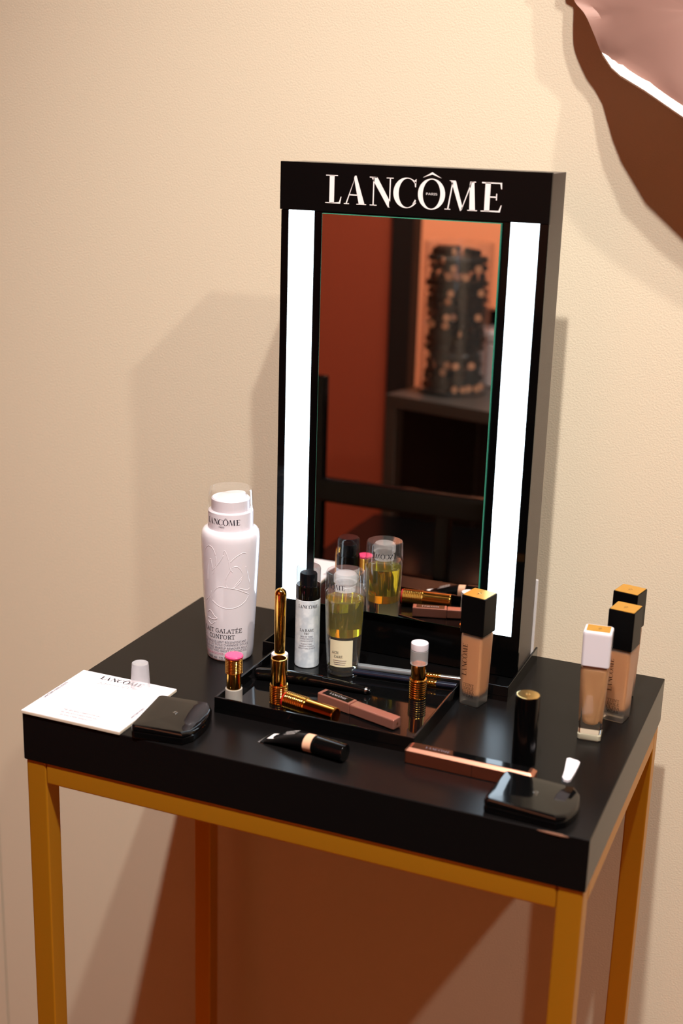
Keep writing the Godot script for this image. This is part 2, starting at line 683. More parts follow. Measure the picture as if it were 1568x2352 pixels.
func petal(outline: Array, thick: float, bulge: float) -> Shape:
	var poly := PackedVector3Array()
	for i in outline.size():     # smooth closed curve through the points
		var n := outline.size()
		var p1: Vector3 = outline[i]
		for k in 8:
			poly.append(p1.cubic_interpolate(outline[(i + 1) % n], outline[(i - 1 + n) % n], outline[(i + 2) % n], k / 8.0))
	var mid := Vector3.ZERO
	for p in poly:
		mid += p
	mid /= poly.size()
	var rings := []
	for side in 2:
		var steps := [0.03, 0.3, 0.55, 0.75, 0.88, 0.96, 1.0]
		if side == 1:
			steps.reverse()
		for f in steps:
			var ring := PackedVector3Array()
			for p in poly:
				var q: Vector3 = mid + (p - mid) * f
				var g := lerpf(-0.387, -0.350, smoothstep(0.398, 0.500, q.x))
				ring.append(Vector3(q.x, q.y, lerpf(g, p.z, smoothstep(0.9, 1.0, f)) + bulge * (1.0 - f * f) - (0.0 if side == 0 else thick)))
			rings.append(ring)
	return loft(rings)


func build_wall_decor() -> void:
	var t := thing("wall_petal", "large pinkish curved petal with a pale rolled lower edge, standing off the wall", "wall decoration")
	var inner := [Vector3(0.4158, 0.6120, -0.3870), Vector3(0.4274, 0.6049, -0.3800), Vector3(0.4396, 0.5997, -0.3710), Vector3(0.4690, 0.5848, -0.3570), Vector3(0.5024, 0.5644, -0.3520), Vector3(0.5380, 0.5440, -0.350), Vector3(0.60, 0.512, -0.350), Vector3(0.68, 0.505, -0.350)]
	var outer := [Vector3(0.4160, 0.6116, -0.3866), Vector3(0.4288, 0.5986, -0.3740), Vector3(0.4395, 0.5913, -0.3650), Vector3(0.4664, 0.5781, -0.3490), Vector3(0.5045, 0.5555, -0.3430), Vector3(0.5400, 0.5350, -0.341), Vector3(0.602, 0.502, -0.340), Vector3(0.682, 0.496, -0.340)]
	var outline := [Vector3(0.3740, 0.7180, -0.387), Vector3(0.3800, 0.7000, -0.387), Vector3(0.3815, 0.6780, -0.387), Vector3(0.3850, 0.6597, -0.387), Vector3(0.3981, 0.6463, -0.380), Vector3(0.4070, 0.6294, -0.384)]
	outline.append_array(inner)
	outline.append_array([Vector3(0.75, 0.54, -0.35), Vector3(0.77, 0.66, -0.35), Vector3(0.70, 0.80, -0.36), Vector3(0.56, 0.88, -0.375), Vector3(0.42, 0.84, -0.387)])
	obj("panel", petal(outline, 0.004, 0.004), M.petal_pink, t)
	var rows := []
	for k in inner.size():
		var a: Vector3 = inner[k] + Vector3(0, 0.0030, -0.0026)
		var a2: Vector3 = inner[k] + Vector3(0, 0.0004, 0.0003)
		var e: Vector3 = outer[k]
		var dn := Vector3(-0.0004, -0.0014, -0.0016)
		rows.append(PackedVector3Array([a, a2, e, e + dn, a2 + Vector3(0, -0.0020, -0.0044), a + dn]))
	obj("rolled_edge", loft(rows), M.petal_pale, t, 30.0)


func build_mirror() -> void:
	var t := thing("vanity_mirror", "tall black vanity mirror with two upright lit strips and a white lettered header", "mirror", Vector3(0, 0.006, 0))
	var b := -0.006
	obj("casing", box(Vector3(0.1330, 0.0, -0.327), Vector3(0.4041, 0.5025 + b, MZ - 0.004), 0.0006), M.casing, t)
	obj("front_panel", box(Vector3(0.1336, 0.0, MZ - 0.004), Vector3(0.4043, 0.457 + b, MZ), 0.0004), M.front_black, t)
	var head := obj("header", box(Vector3(0.1322, 0.4572 + b, MZ - 0.0042), Vector3(0.4043, 0.5032 + b, MZ + 0.0006), 0.0005), M.satin, t)
	var cx := 0.2697
	obj("lettering", flat_print(logo_tris(0.0267), Transform3D(Basis(), Vector3(cx, 0.4655 + b, MZ + 0.0008))).add(flat_print(text_tris("PARIS", sans, 0.0021), Transform3D(Basis.from_scale(Vector3(1.5, 1, 1)), Vector3(cx + 0.0201, 0.4779 + b, MZ + 0.0008)))), M.print_white, head)
	for x in [[0.1420, 0.1695], [0.3682, 0.3957]]:
		var strip := obj("light_strip", box(Vector3(x[0], 0.0497 + b, MZ - 0.001), Vector3(x[1], 0.4572 + b, MZ + 0.0007), 0.0003), M.led, t)
		var l := AreaLight3D.new()
		l.name = "strip_glow"
		l.area_size = Vector2(0.0275, 0.4075)
		l.area_normalize_energy = false
		l.light_color = Color(0.78, 0.90, 1.0)
		l.light_energy = 0.7
		l.shadow_enabled = true
		strip.add_child(l)
		l.transform = Transform3D(Basis(Vector3.UP, PI), Vector3((x[0] + x[1]) / 2, 0.2535 + b, MZ + 0.0014))
	var g := obj("mirror_glass", box(Vector3(0.1795, 0.0515 + b, MZ), Vector3(0.3605, 0.4560 + b, MZ + 0.0046), 0.0003), M.glass_edge, t)
	obj("silvered_face", plain_box(Vector3(0.1801, 0.0521 + b, MZ + 0.0044), Vector3(0.3599, 0.4554 + b, MZ + 0.0050)), M.mirror, g)
	obj("rear_strip", box(Vector3(0.3985, 0.004 + b + 0.006, -0.3312), Vector3(0.4065, 0.095 + b, -0.3272), 0.0015), M.clear_thin, t)


func build_tray() -> void:
	var t := thing("display_tray", "low black glossy stepped tray under the mirror and the lipsticks", "tray")
	var f := 0.005
	var r := 0.0157
	var w := 0.0022
	var fx0 := 0.1615
	var fx1 := 0.3622
	var fz := -0.0800
	var bx0 := 0.1415
	var bx1 := 0.408
	var bz0 := -0.2262
	var bz1 := -0.3415
	var s := plain_box(Vector3(fx0, 0, bz0), Vector3(fx1, f, fz))
	s.add(plain_box(Vector3(bx0, 0, bz1), Vector3(bx1, f, bz0)))
	obj("tray_floor", s, M.acrylic, t)
	obj("rim", box(Vector3(fx0, f, fz - w), Vector3(fx1, r, fz), 0.0005), M.acrylic, t)
	for x in [fx0, fx1 - w]:
		obj("rim", box(Vector3(x, f, bz0), Vector3(x + w, r, fz - w), 0.0005), M.acrylic, t)
	for x in [[bx0, fx0 + w], [fx1 - w, bx1]]:
		obj("rim", box(Vector3(x[0], f, bz0 - w), Vector3(x[1], r, bz0), 0.0005), M.acrylic, t)
	obj("rim", box(Vector3(bx0, f, MZ + 0.001), Vector3(bx0 + w, r, bz0 - w), 0.0005), M.acrylic, t)
	obj("rim", box(Vector3(bx1 - w, f, bz1), Vector3(bx1, r, bz0 - w), 0.0005), M.acrylic, t)


func build_bottles() -> void:
	# milk bottle
	var t := thing("milk_bottle", "large white cleansing milk bottle with an embossed drawing and a clear cap", "bottle", Vector3(0.1095, 0, -0.2140))
	var pr := [Vector2(0, 0), Vector2(0.0205, 0), Vector2(0.0228, 0.0007), Vector2(0.0240, 0.0026), Vector2(0.0248, 0.012), Vector2(0.0278, 0.070), Vector2(0.0295, 0.108), Vector2(0.0300, 0.122), Vector2(0.0302, 0.130), Vector2(0.0299, 0.1345), Vector2(0.0290, 0.1378), Vector2(0.0272, 0.1402), Vector2(0.0245, 0.1412), Vector2(0, 0.1412)]
	var body := obj("body", lathe(pr, 72), M.white_gloss, t)
	var rad := func(y: float) -> float:
		for i in range(3, pr.size() - 1):
			if y <= pr[i + 1].y:
				return lerpf(pr[i].x, pr[i + 1].x, clampf((y - pr[i].y) / (pr[i + 1].y - pr[i].y), 0, 1))
		return 0.03
	# raised drawing: petals, a leaf and a mouth as thin ridges, each a row of (degrees, height)
	var em := Shape.new()
	for line in [
		[110, 0.112, 104, 0.122, 96, 0.127, 88, 0.124, 84, 0.114, 86, 0.103, 90, 0.097], [101, 0.090, 100, 0.100, 97, 0.110, 93, 0.113, 91, 0.104],
		[91, 0.101, 82, 0.108, 74, 0.117, 71, 0.124, 66, 0.115, 64, 0.106, 60, 0.101], [63, 0.112, 56, 0.117, 46, 0.121, 40, 0.120],
		[60, 0.106, 54, 0.107, 48, 0.103, 45, 0.097, 47, 0.091, 55, 0.085, 62, 0.083], [62, 0.104, 68, 0.096, 70, 0.088, 66, 0.083], [56, 0.086, 49, 0.092, 44, 0.096], [40, 0.106, 35, 0.094, 31, 0.083, 36, 0.080, 50, 0.083],
		[92, 0.072, 88, 0.079, 80, 0.084, 68, 0.084, 54, 0.082, 42, 0.078, 33, 0.074, 40, 0.067, 52, 0.0625, 66, 0.061, 80, 0.063, 92, 0.068], [107, 0.066, 98, 0.072, 94, 0.078], [102, 0.064, 96, 0.071],
		[104, 0.054, 97, 0.056, 89, 0.051, 84, 0.049, 92, 0.047, 104, 0.048], [104, 0.044, 96, 0.041, 88, 0.045]]:
		var cv := Curve3D.new()
		for i in range(0, line.size(), 2):
			var p := func(k: int) -> Vector3: return Vector3(line[k], line[k + 1] * 1000.0, 0)
			var dir: Vector3 = (p.call(mini(i + 2, line.size() - 2)) - p.call(maxi(i - 2, 0))) / 6.0
			cv.add_point(p.call(i), -dir, dir)
		cv.bake_interval = 1.5
		var path := PackedVector3Array()
		var rr := []
		for p in cv.get_baked_points():
			var y := p.y / 1000.0
			var a := deg_to_rad(63.0 + (p.x - 63.0) * 1.4)
			var r: float = rad.call(y) - 0.00042
			path.append(Vector3(r * cos(a), y, r * sin(a)))
			rr.append(0.00065)
		em.add(sweep(path, rr, 8))
	obj("embossed_drawing", em, M.white_gloss, body)
	obj("lettering", wrap_print(lines([["LAIT GALATÉE", serif, 0.0046, 0.0335], ["CONFORT", serif, 0.0046, 0.0268]]), rad, 84, 0.0), M.print_black, body)
	obj("lettering", wrap_print(lines([["LAIT DÉMAQUILLANT RÉCONFORTANT", sans, 0.0023, 0.0220], ["AU MIEL ET À L'HUILE D'AMANDE DOUCE", sans, 0.0023, 0.0189], ["COMFORTING MAKEUP REMOVER MILK", sans, 0.0023, 0.0152], ["WITH HONEY AND SWEET ALMOND OIL", sans, 0.0023, 0.0121]]), rad, 84, 0.0), M.print_grey, body)
	obj("lettering", wrap_print(lines([["PEAUX SÈCHES - DRY SKIN", sans, 0.0023, 0.0086]]), rad, 84, 0.0), M.print_pink, body)
	obj("lettering", wrap_print(lines([["400 ml  13.5 FL.OZ.", sans, 0.0028, 0.0034]]), func(_y): return 0.0243, 84, 0.0), M.print_black, body)
	var col := obj("collar", lathe([Vector2(0, 0.1412), Vector2(0.0232, 0.1412), Vector2(0.0232, 0.1585), Vector2(0.0228, 0.1593), Vector2(0.0198, 0.1600), Vector2(0, 0.1600)], 56), M.white_plastic, t)
	var col_lines := logo_tris(0.0058)
	obj("lettering", wrap_print(col_lines, func(_y): return 0.0232, 86, 0.1487).add(wrap_print(text_tris("PARIS", sans, 0.0017), func(_y): return 0.0232, 86, 0.1455)), M.print_black, col)
	var pump := obj("pump", lathe([Vector2(0, 0.160), Vector2(0.0195, 0.160), Vector2(0.0198, 0.162), Vector2(0.0198, 0.1715), Vector2(0.0186, 0.1728), Vector2(0, 0.1730)], 48), M.white_plastic, t)
	obj("spout", loft([trans_ring(rrect(0.0165, 0.0165, 0.0164, 0.1728, 8), 0.0), trans_ring(rrect(0.0162, 0.0162, 0.0161, 0.1735, 8), 0.07), trans_ring(rrect(0.0150, 0.0150, 0.0149, 0.1748, 8), 0.13)]), M.white_gloss, pump)
	obj("clear_cap", lathe([Vector2(0.0236, 0.1600), Vector2(0.0238, 0.1604), Vector2(0.0238, 0.1632), Vector2(0.0230, 0.1640), Vector2(0.0224, 0.1805), Vector2(0.0214, 0.1822), Vector2(0, 0.1826)], 56), M.clear, t)

	# frosted primer bottle with a black pump
	t = thing("primer_bottle", "slim frosted white bottle with a black pump under a smoky clear cap", "bottle", Vector3(0.1975, 0.005, -0.2150))
	body = obj("body", lathe(tube_profile(0.0126, 0.0, 0.0735, 0.0014), 48), M.frost, t)
	var r1 := func(_y): return 0.0126
	obj("lettering", wrap_print(moved(logo_tris(0.0033), Vector2(0, 0.0655)), r1, 66, 0.0), M.print_black, body)
	obj("lettering", wrap_print(lines([["LA BASE", serif, 0.0027, 0.0405], ["PRO", serif, 0.0020, 0.0375]]), r1, 70, 0.0), M.print_black, body)
	obj("lettering", wrap_print(lines([["BASE DE TEINT", sans, 0.00145, 0.0342], ["PERFECTRICE ET", sans, 0.00145, 0.0318], ["LISSANTE EFFET", sans, 0.00145, 0.0294], ["PERFECTING", sans, 0.00145, 0.0262], ["MAKEUP PRIMER", sans, 0.00145, 0.0238], ["SMOOTHING EFFECT", sans, 0.00145, 0.0214]]), r1, 70, 0.0), M.print_grey, body)
	obj("collar", lathe([Vector2(0, 0.0735), Vector2(0.0124, 0.0735), Vector2(0.0126, 0.0740), Vector2(0.0126, 0.0868), Vector2(0.0120, 0.0876), Vector2(0, 0.0878)], 44), M.gloss_black, t)
	obj("pump", lathe([Vector2(0, 0.0878), Vector2(0.0088, 0.0878), Vector2(0.0088, 0.0985), Vector2(0.0080, 0.0998), Vector2(0, 0.1000)], 32), M.satin, t)
	obj("smoky_cap", lathe([Vector2(0.0124, 0.0878), Vector2(0.0124, 0.1040), Vector2(0.0118, 0.1062), Vector2(0.0104, 0.1074), Vector2(0, 0.1076)], 44), M.clear_smoke, t)

	# two-phase remover
	t = thing("remover_bottle", "clear two layer makeup remover bottle, yellow oil over clear liquid", "bottle", Vector3(0.2385, 0.005, -0.2130))
	var shell := [Vector2(0, 0), Vector2(0.0148, 0), Vector2(0.0158, 0.0008), Vector2(0.0164, 0.0030), Vector2(0.0183, 0.035), Vector2(0.0197, 0.072), Vector2(0.0199, 0.082), Vector2(0.0194, 0.0862), Vector2(0.0180, 0.0880), Vector2(0, 0.0884)]
	var r2 := func(y: float) -> float:
		for i in range(3, shell.size() - 1):
			if y <= shell[i + 1].y:
				return lerpf(shell[i].x, shell[i + 1].x, clampf((y - shell[i].y) / (shell[i + 1].y - shell[i].y), 0, 1))
		return 0.0195
	body = obj("bottle_wall", lathe(shell, 56), M.clear, t)
	obj("clear_liquid", lathe([Vector2(0, 0.006), Vector2(0.0135, 0.006), Vector2(0.0155, 0.0085), Vector2(0.0174, 0.032), Vector2(0.0179, 0.0430), Vector2(0, 0.0430)], 48), M.clear_water, t)
	obj("yellow_oil", lathe([Vector2(0, 0.0433), Vector2(0.0179, 0.0433), Vector2(0.0189, 0.070), Vector2(0.0190, 0.0800), Vector2(0, 0.0800)], 48), M.yellow_oil, t)
	obj("base_glass", lathe([Vector2(0, 0.0006), Vector2(0.0145, 0.0006), Vector2(0.0156, 0.0030), Vector2(0.0150, 0.0052), Vector2(0, 0.0056)], 40), M.thick_glass, t)
	var lab := obj("label", wrap_print(rect_tris(0.0245, 0.0292, 16), r2, 76, 0.0118, 0.0003), M.label_cream, t)
	obj("lettering", wrap_print(lines([["ACH", serif, 0.0026, 0.0265, -0.0035], ["CARE", serif, 0.0026, 0.0222, 0.0]]), r2, 84, 0.0, 0.0005), M.print_black, lab)
	obj("lettering", wrap_print(rect_tris(0.014, 0.0005).duplicate() + moved(rect_tris(0.013, 0.0005), Vector2(0, -0.0022)) + moved(rect_tris(0.012, 0.0005), Vector2(0, -0.0044)), r2, 80, 0.0190, 0.0005), M.print_faint, lab)
	var neck := obj("neck", lathe([Vector2(0, 0.0884), Vector2(0.0105, 0.0884), Vector2(0.0105, 0.0935), Vector2(0.0098, 0.0942), Vector2(0.0098, 0.0965), Vector2(0.0118, 0.0972), Vector2(0.0118, 0.1040), Vector2(0.0100, 0.1066), Vector2(0.0070, 0.1074), Vector2(0, 0.1076)], 40), M.milky, t)
	obj("clear_cap", lathe([Vector2(0.0203, 0.0868), Vector2(0.0204, 0.0873), Vector2(0.0204, 0.0888), Vector2(0.0200, 0.0893), Vector2(0.0197, 0.1070), Vector2(0.0188, 0.1086), Vector2(0.0170, 0.1092), Vector2(0, 0.1094)], 52), M.clear, t)
	obj("lettering", wrap_print(logo_tris(0.0050), func(_y): return 0.0199, 116, 0.0945, 0.0003), M.print_black, t)
	obj("lettering", wrap_print(logo_tris(0.0050), func(_y): return 0.0199, 296, 0.0945, 0.0003), M.print_black, t)


func trans_ring(ring: PackedVector3Array, tilt: float) -> PackedVector3Array:
	for i in ring.size():
		ring[i].y += ring[i].x * tilt + ring[i].z * -tilt * 0.5
	return ring


func build_foundations() -> void:
	var t := thing("foundation_bottle", "black capped foundation bottle standing before the mirror's right lit strip", "bottle", Vector3(0.3778, 0, -0.2113), -12.0, "black capped frosted foundation bottles")
	var h := 0.0745
	var g := obj("frosted_glass", loft([rrect(0.0096, 0.0096, 0.0022, 0), rrect(0.0104, 0.0104, 0.0024, 0.0008), rrect(0.0106, 0.0106, 0.0024, 0.003), rrect(0.0119, 0.0119, 0.0026, 0.0690), rrect(0.0118, 0.0118, 0.0028, 0.0725), rrect(0.0106, 0.0106, 0.0030, h)]), M.frosted_glass, t)
	obj("beige_fill", loft([rrect(0.0070, 0.0070, 0.0028, 0.0105), rrect(0.0086, 0.0086, 0.0030, 0.0125), rrect(0.0090, 0.0090, 0.0030, 0.016), rrect(0.0108, 0.0108, 0.0028, 0.0685), rrect(0.0102, 0.0102, 0.0030, 0.0715)]), M.beige, t)
	var face := Transform3D(Basis(Vector3(1, 0, 0), Vector3(0, 1, 0.0206).normalized(), Vector3(0, -0.0206, 1).normalized()), Vector3(0, 0.0, 0.0109))
	var up_text := Transform3D(Basis(Vector3(0, 0, 1), PI / 2), Vector3(-0.0032, 0.0475, 0))
	obj("lettering", flat_print(logo_tris(0.0050), face * up_text).add(flat_print(lines([["TEINT", serif, 0.0029, 0.0206], ["IDOLE", serif, 0.0029, 0.0169], ["ULTRA", serif, 0.0029, 0.0132], ["WEAR", serif, 0.0029, 0.0095]]), face * Transform3D(Basis(), Vector3(-0.0005, 0, 0)))), M.print_brown, g)
	obj("cap", rbar(0.01265, 0.01265, 0.0012, h, 0.1128, 0.0006), M.satin, t)
	var plate := obj("gold_top", rbar(0.0118, 0.0118, 0.001, 0.1128, 0.1132, 0.0001), M.gold_satin, t)
	obj("rose_emblem", Shape.new().add(rose_emblem(0.0042), Transform3D(Basis(), Vector3(0, 0.1133, 0))), M.gold_pale, plate)
	copy(t, "nearer black capped foundation bottle of the pair by the table's right end", Vector3(0.5125, 0, -0.2385), -8.0)
	copy(t, "farther black capped foundation bottle, mostly hidden behind another by the table's right end", Vector3(0.5066, 0, -0.2905), -11.0)

	t = thing("foundation_bottle", "white capped clear foundation bottle standing left of the black capped pair", "bottle", Vector3(0.4985, 0, -0.1858), 6.0)
	var hx := 0.0106
	obj("clear_glass", loft([rrect(hx - 0.0004, 0.0086, 0.0032, 0.0066), rrect(hx - 0.0002, 0.0088, 0.0032, 0.0075), rrect(0.0128, 0.0105, 0.0034, 0.0700), rrect(0.0126, 0.0103, 0.0034, 0.0716), rrect(0.0100, 0.0085, 0.003, 0.0722)]), M.thick_glass, t)
	obj("glass_foot", loft([rrect(hx - 0.0006, 0.0082, 0.0030, 0), rrect(hx + 0.0002, 0.0090, 0.0032, 0.0010), rrect(hx + 0.0003, 0.0092, 0.0032, 0.0054), rrect(hx - 0.0004, 0.0086, 0.0032, 0.0064)]), M.glass_foot, t)
	obj("beige_fill", loft([rrect(0.0052, 0.0046, 0.0042, 0.0150), rrect(0.0070, 0.0062, 0.0050, 0.0165), rrect(0.0078, 0.0068, 0.0048, 0.0200), rrect(0.0110, 0.0088, 0.0030, 0.0650), rrect(0.0112, 0.0090, 0.0026, 0.0700), rrect(0.0104, 0.0084, 0.0026, 0.0706)]), M.beige_light, t)
	obj("gold_ring", rbar(0.0116, 0.0092, 0.0028, 0.0723, 0.0737, 0.0003), M.mauve, t)
	obj("cap", loft([rrect(0.0122, 0.0098, 0.0026, 0.0738), rrect(0.0128, 0.0103, 0.0028, 0.0744), rrect(0.0131, 0.0106, 0.0030, 0.1040), rrect(0.0131, 0.0106, 0.0030, 0.1056), rrect(0.0127, 0.0102, 0.0030, 0.1070), rrect(0.0119, 0.0094, 0.0028, 0.1076)]), M.white_gloss, t)
	plate = obj("gold_top", rbar(0.0106, 0.0078, 0.0008, 0.1076, 0.1080, 0.0001), M.gold_satin, t)
	obj("rose_emblem", Shape.new().add(rose_emblem(0.0034), Transform3D(Basis(), Vector3(0.001, 0.1081, 0))), M.gold_pale, plate)


func ribbed(r: float, y0: float, y1: float, ribs: int) -> Array:
	var out := [Vector2(0, y0), Vector2(r * 0.94, y0), Vector2(r * 0.985, y0 + 0.0004)]
	var step := (y1 - y0 - 0.001) / ribs
	for i in ribs:
		var y := y0 + 0.0005 + step * i
		for k in 6:
			out.append(Vector2(r * (0.945 + 0.055 * sin(PI * k / 6.0)), y + step * k / 6.0))
	out.append(Vector2(r * 0.97, y1 - 0.0003))
	out.append(Vector2(r * 0.93, y1))
	out.append(Vector2(0, y1))
	return out


func open_tube(r: float, y0: float, y1: float, wall := 0.0011) -> Array:
	return [Vector2(0, y0), Vector2(r, y0), Vector2(r, y1 - 0.0012), Vector2(r + 0.0002, y1 - 0.0009), Vector2(r + 0.0001, y1 - 0.0002), Vector2(r - 0.0003, y1), Vector2(r - wall, y1), Vector2(r - wall, y1 - 0.012), Vector2(0, y1 - 0.012)]


func build_lipsticks() -> void:
	# pink ended tester, upside down on its milky cap
	var t := thing("lipstick", "gold lipstick with a bright pink top standing on its milky cap at the tray's corner", "lipstick", Vector3(0.1728, 0.005, -0.0985))
	obj("milky_cap", cyl(0.0083, 0, 0.0152, 0.0008), M.milky_low, t)
	obj("plain_tube", cyl(0.0071, 0.0152, 0.0315, 0.0003), M.gold, t)
	obj("ribbed_tube", lathe(ribbed(0.0084, 0.0310, 0.0462, 9), 44), M.gold, t, 60.0)
	obj("pink_top", lathe([Vector2(0, 0.0462), Vector2(0.0082, 0.0462), Vector2(0.0088, 0.0472), Vector2(0.0089, 0.0482), Vector2(0.0082, 0.0492), Vector2(0, 0.0496)], 40), M.pink, t)
	# open tester
	t = thing("lipstick", "open gold lipstick tube standing upright before the gold bullet case, its top empty", "lipstick", Vector3(0.2112, 0.005, -0.1180))
	obj("ribbed_tube", lathe(ribbed(0.0090, 0.0, 0.0190, 10), 44), M.gold, t, 60.0)
	obj("plain_tube", lathe(open_tube(0.0078, 0.0190, 0.0455), 44), M.gold, t)
	obj("dark_inside", cyl(0.0066, 0.0336, 0.0350, 0.0002), M.hole, t)
	# tester with a milky cap on
	t = thing("lipstick", "gold lipstick capped with milky white plastic, standing in the tray beside the pencils", "lipstick", Vector3(0.3278, 0.005, -0.1880))
	obj("ribbed_tube", lathe(ribbed(0.0088, 0.0, 0.0200, 8), 44), M.gold, t, 60.0)
	obj("plain_tube", cyl(0.0073, 0.0200, 0.0355, 0.0003), M.gold, t)
	obj("milky_cap", cyl(0.0086, 0.0355, 0.0500, 0.0004), M.milky, t)
	obj("white_top", cyl(0.0085, 0.0500, 0.0575, 0.0010), M.white_plastic, t)
	# lying open tube
	var lie := along(Vector3(0.2236, 0.0142, -0.1075), Vector3(0.2800, 0.0132, -0.0965))
	t = thing("lipstick", "gold lipstick lying on its side, its ribbed end touching the upright open tube", "lipstick")
	t.transform = Transform3D(lie.basis, lie.origin + Vector3(0, TY, 0))
	obj("ribbed_tube", lathe(ribbed(0.0088, 0.0008, 0.0250, 11), 44), M.gold, t, 60.0)
	obj("plain_tube", lathe(open_tube(0.0080, 0.0250, 0.0570), 44), M.gold, t)
	obj("dark_inside", cyl(0.0068, 0.0452, 0.0462, 0.0002), M.hole, t)
	obj("red_end", cyl(0.0080, -0.0004, 0.0008, 0.0004), M.red, t)
	# bullet case
	t = thing("lipstick_case", "tall round tipped gold case standing in a white collar beside the frosted bottle", "cosmetic case", Vector3(0.1785, 0.005, -0.1895))
	obj("collar", lathe([Vector2(0, 0), Vector2(0.0084, 0), Vector2(0.0087, 0.0006), Vector2(0.0087, 0.0170), Vector2(0.0082, 0.0178), Vector2(0.0066, 0.0180), Vector2(0, 0.0180)], 40), M.white_plastic, t)
	var pr := [Vector2(0, 0.0180), Vector2(0.0054, 0.0180), Vector2(0.0056, 0.030), Vector2(0.0059, 0.060), Vector2(0.0060, 0.0820)]
	for k in 9:
		var a := PI / 2 * (k + 1) / 9.0
		pr.append(Vector2(0.0060 * cos(a), 0.0820 + 0.0062 * sin(a)))
	obj("gold_case", lathe(pr, 40), M.gold, t)


func build_pencils() -> void:
	# curved black pen across the tray
	var t := thing("mascara_tube", "curved glossy black tapered tube lying across the tray below the bottles", "mascara", Vector3.ZERO)
	var path := PackedVector3Array()
	var rr := []
	for p in [[0.1660, 0.1575, 0.0002], [0.1664, 0.1577, 0.0034], [0.1680, 0.1581, 0.0052], [0.1715, 0.1590, 0.0060], [0.1909, 0.1632, 0.0064], [0.2173, 0.1672, 0.0062], [0.2350, 0.1692, 0.0058]]:
		path.append(Vector3(p[0], 0.0052 + maxf(p[2], 0.0058), -p[1]))
		rr.append(p[2])
	obj("cap", sweep(path, rr, 24), M.gloss_black, t)
	path = PackedVector3Array()
	rr = []
	for p in [[0.2352, 0.1692, 0.0054], [0.2532, 0.1706, 0.0050], [0.2700, 0.1716, 0.0042], [0.2805, 0.1722, 0.0034], [0.2845, 0.1724, 0.0024], [0.2850, 0.1725, 0.0003]]:
		path.append(Vector3(p[0], 0.0110 - (p[0] - 0.2352) * 0.05, -p[1]))
		rr.append(p[2])
	obj("body", sweep(path, rr, 24), M.gloss_black, t)
	path = PackedVector3Array([Vector3(0.2795, 0.0088, -0.1721), Vector3(0.2815, 0.0087, -0.1722)])
	obj("silver_band", sweep(path, [0.0037, 0.0035], 20), M.silver, t)
	# two pencils under the mirror
	var spec := [["grey eye pencil with a gold band lying nearest the mirror's foot", Vector3(0.2520, 0.0110, -0.2200), Vector3(0.3585, 0.0110, -0.2340), rgb(120, 122, 126), 0.0034],
		["dark blue eye pencil with a gold band lying just before the grey one", Vector3(0.2520, 0.0096, -0.2080), Vector3(0.3588, 0.0096, -0.2195), rgb(26, 30, 46), 0.0032]]
	for s in spec:
		t = thing("eye_pencil", s[0], "pencil", Vector3.ZERO, 0.0, "eye pencils in the tray")
		var x := along(s[1], s[2])
		t.transform = Transform3D(x.basis, s[1] + Vector3(0, TY, 0))
		var len: float = (s[2] - s[1]).length()
		var m := mat(s[3], 0.22, 0.35)
		var r: float = s[4]
		obj("barrel", lathe([Vector2(0, 0), Vector2(r * 0.9, 0), Vector2(r, 0.0006), Vector2(r, len * 0.66), Vector2(0, len * 0.66)], 24), m, t)
		obj("gold_band", lathe(ribbed(r * 1.06, len * 0.66, len * 0.80, 5), 24), M.gold, t, 60.0)
		obj("cap", lathe([Vector2(0, len * 0.80), Vector2(r, len * 0.80), Vector2(r, len - 0.002), Vector2(r * 0.8, len), Vector2(0, len)], 24), M.silver if s[3].r > 0.3 else m, t)
	# lip gloss
	var a := Vector3(0.2478, 0.0108, -0.1375)
	var b := Vector3(0.3355, 0.0108, -0.1118)
	t = thing("lip_gloss", "rose gold square lip gloss lying in the tray with a black label", "lip gloss", Vector3.ZERO)
	var x2 := along(a, b)
	t.transform = Transform3D(x2.basis, a + Vector3(0, TY, 0))
	obj("cap", rbar(0.0064, 0.0055, 0.0012, 0, 0.0385, 0.0005), M.mauve, t)
	obj("body", rbar(0.0060, 0.0051, 0.0014, 0.0388, 0.0905, 0.0010), M.mauve, t)
	obj("rose_emblem", Shape.new().add(rose_emblem(0.0026), Transform3D(Basis(), Vector3(0, 0.0908, 0))), M.gold_pale, t)
	var lab := obj("label", plain_box(Vector3(-0.0048, 0.004, 0.0055), Vector3(0.0048, 0.036, 0.0057)), M.black, t)
	obj("lettering", flat_print(logo_tris(0.0030), Transform3D(Basis(Vector3(0, 0, 1), PI / 2), Vector3(0.0012, 0.020, 0.0058))), M.print_faint, lab)


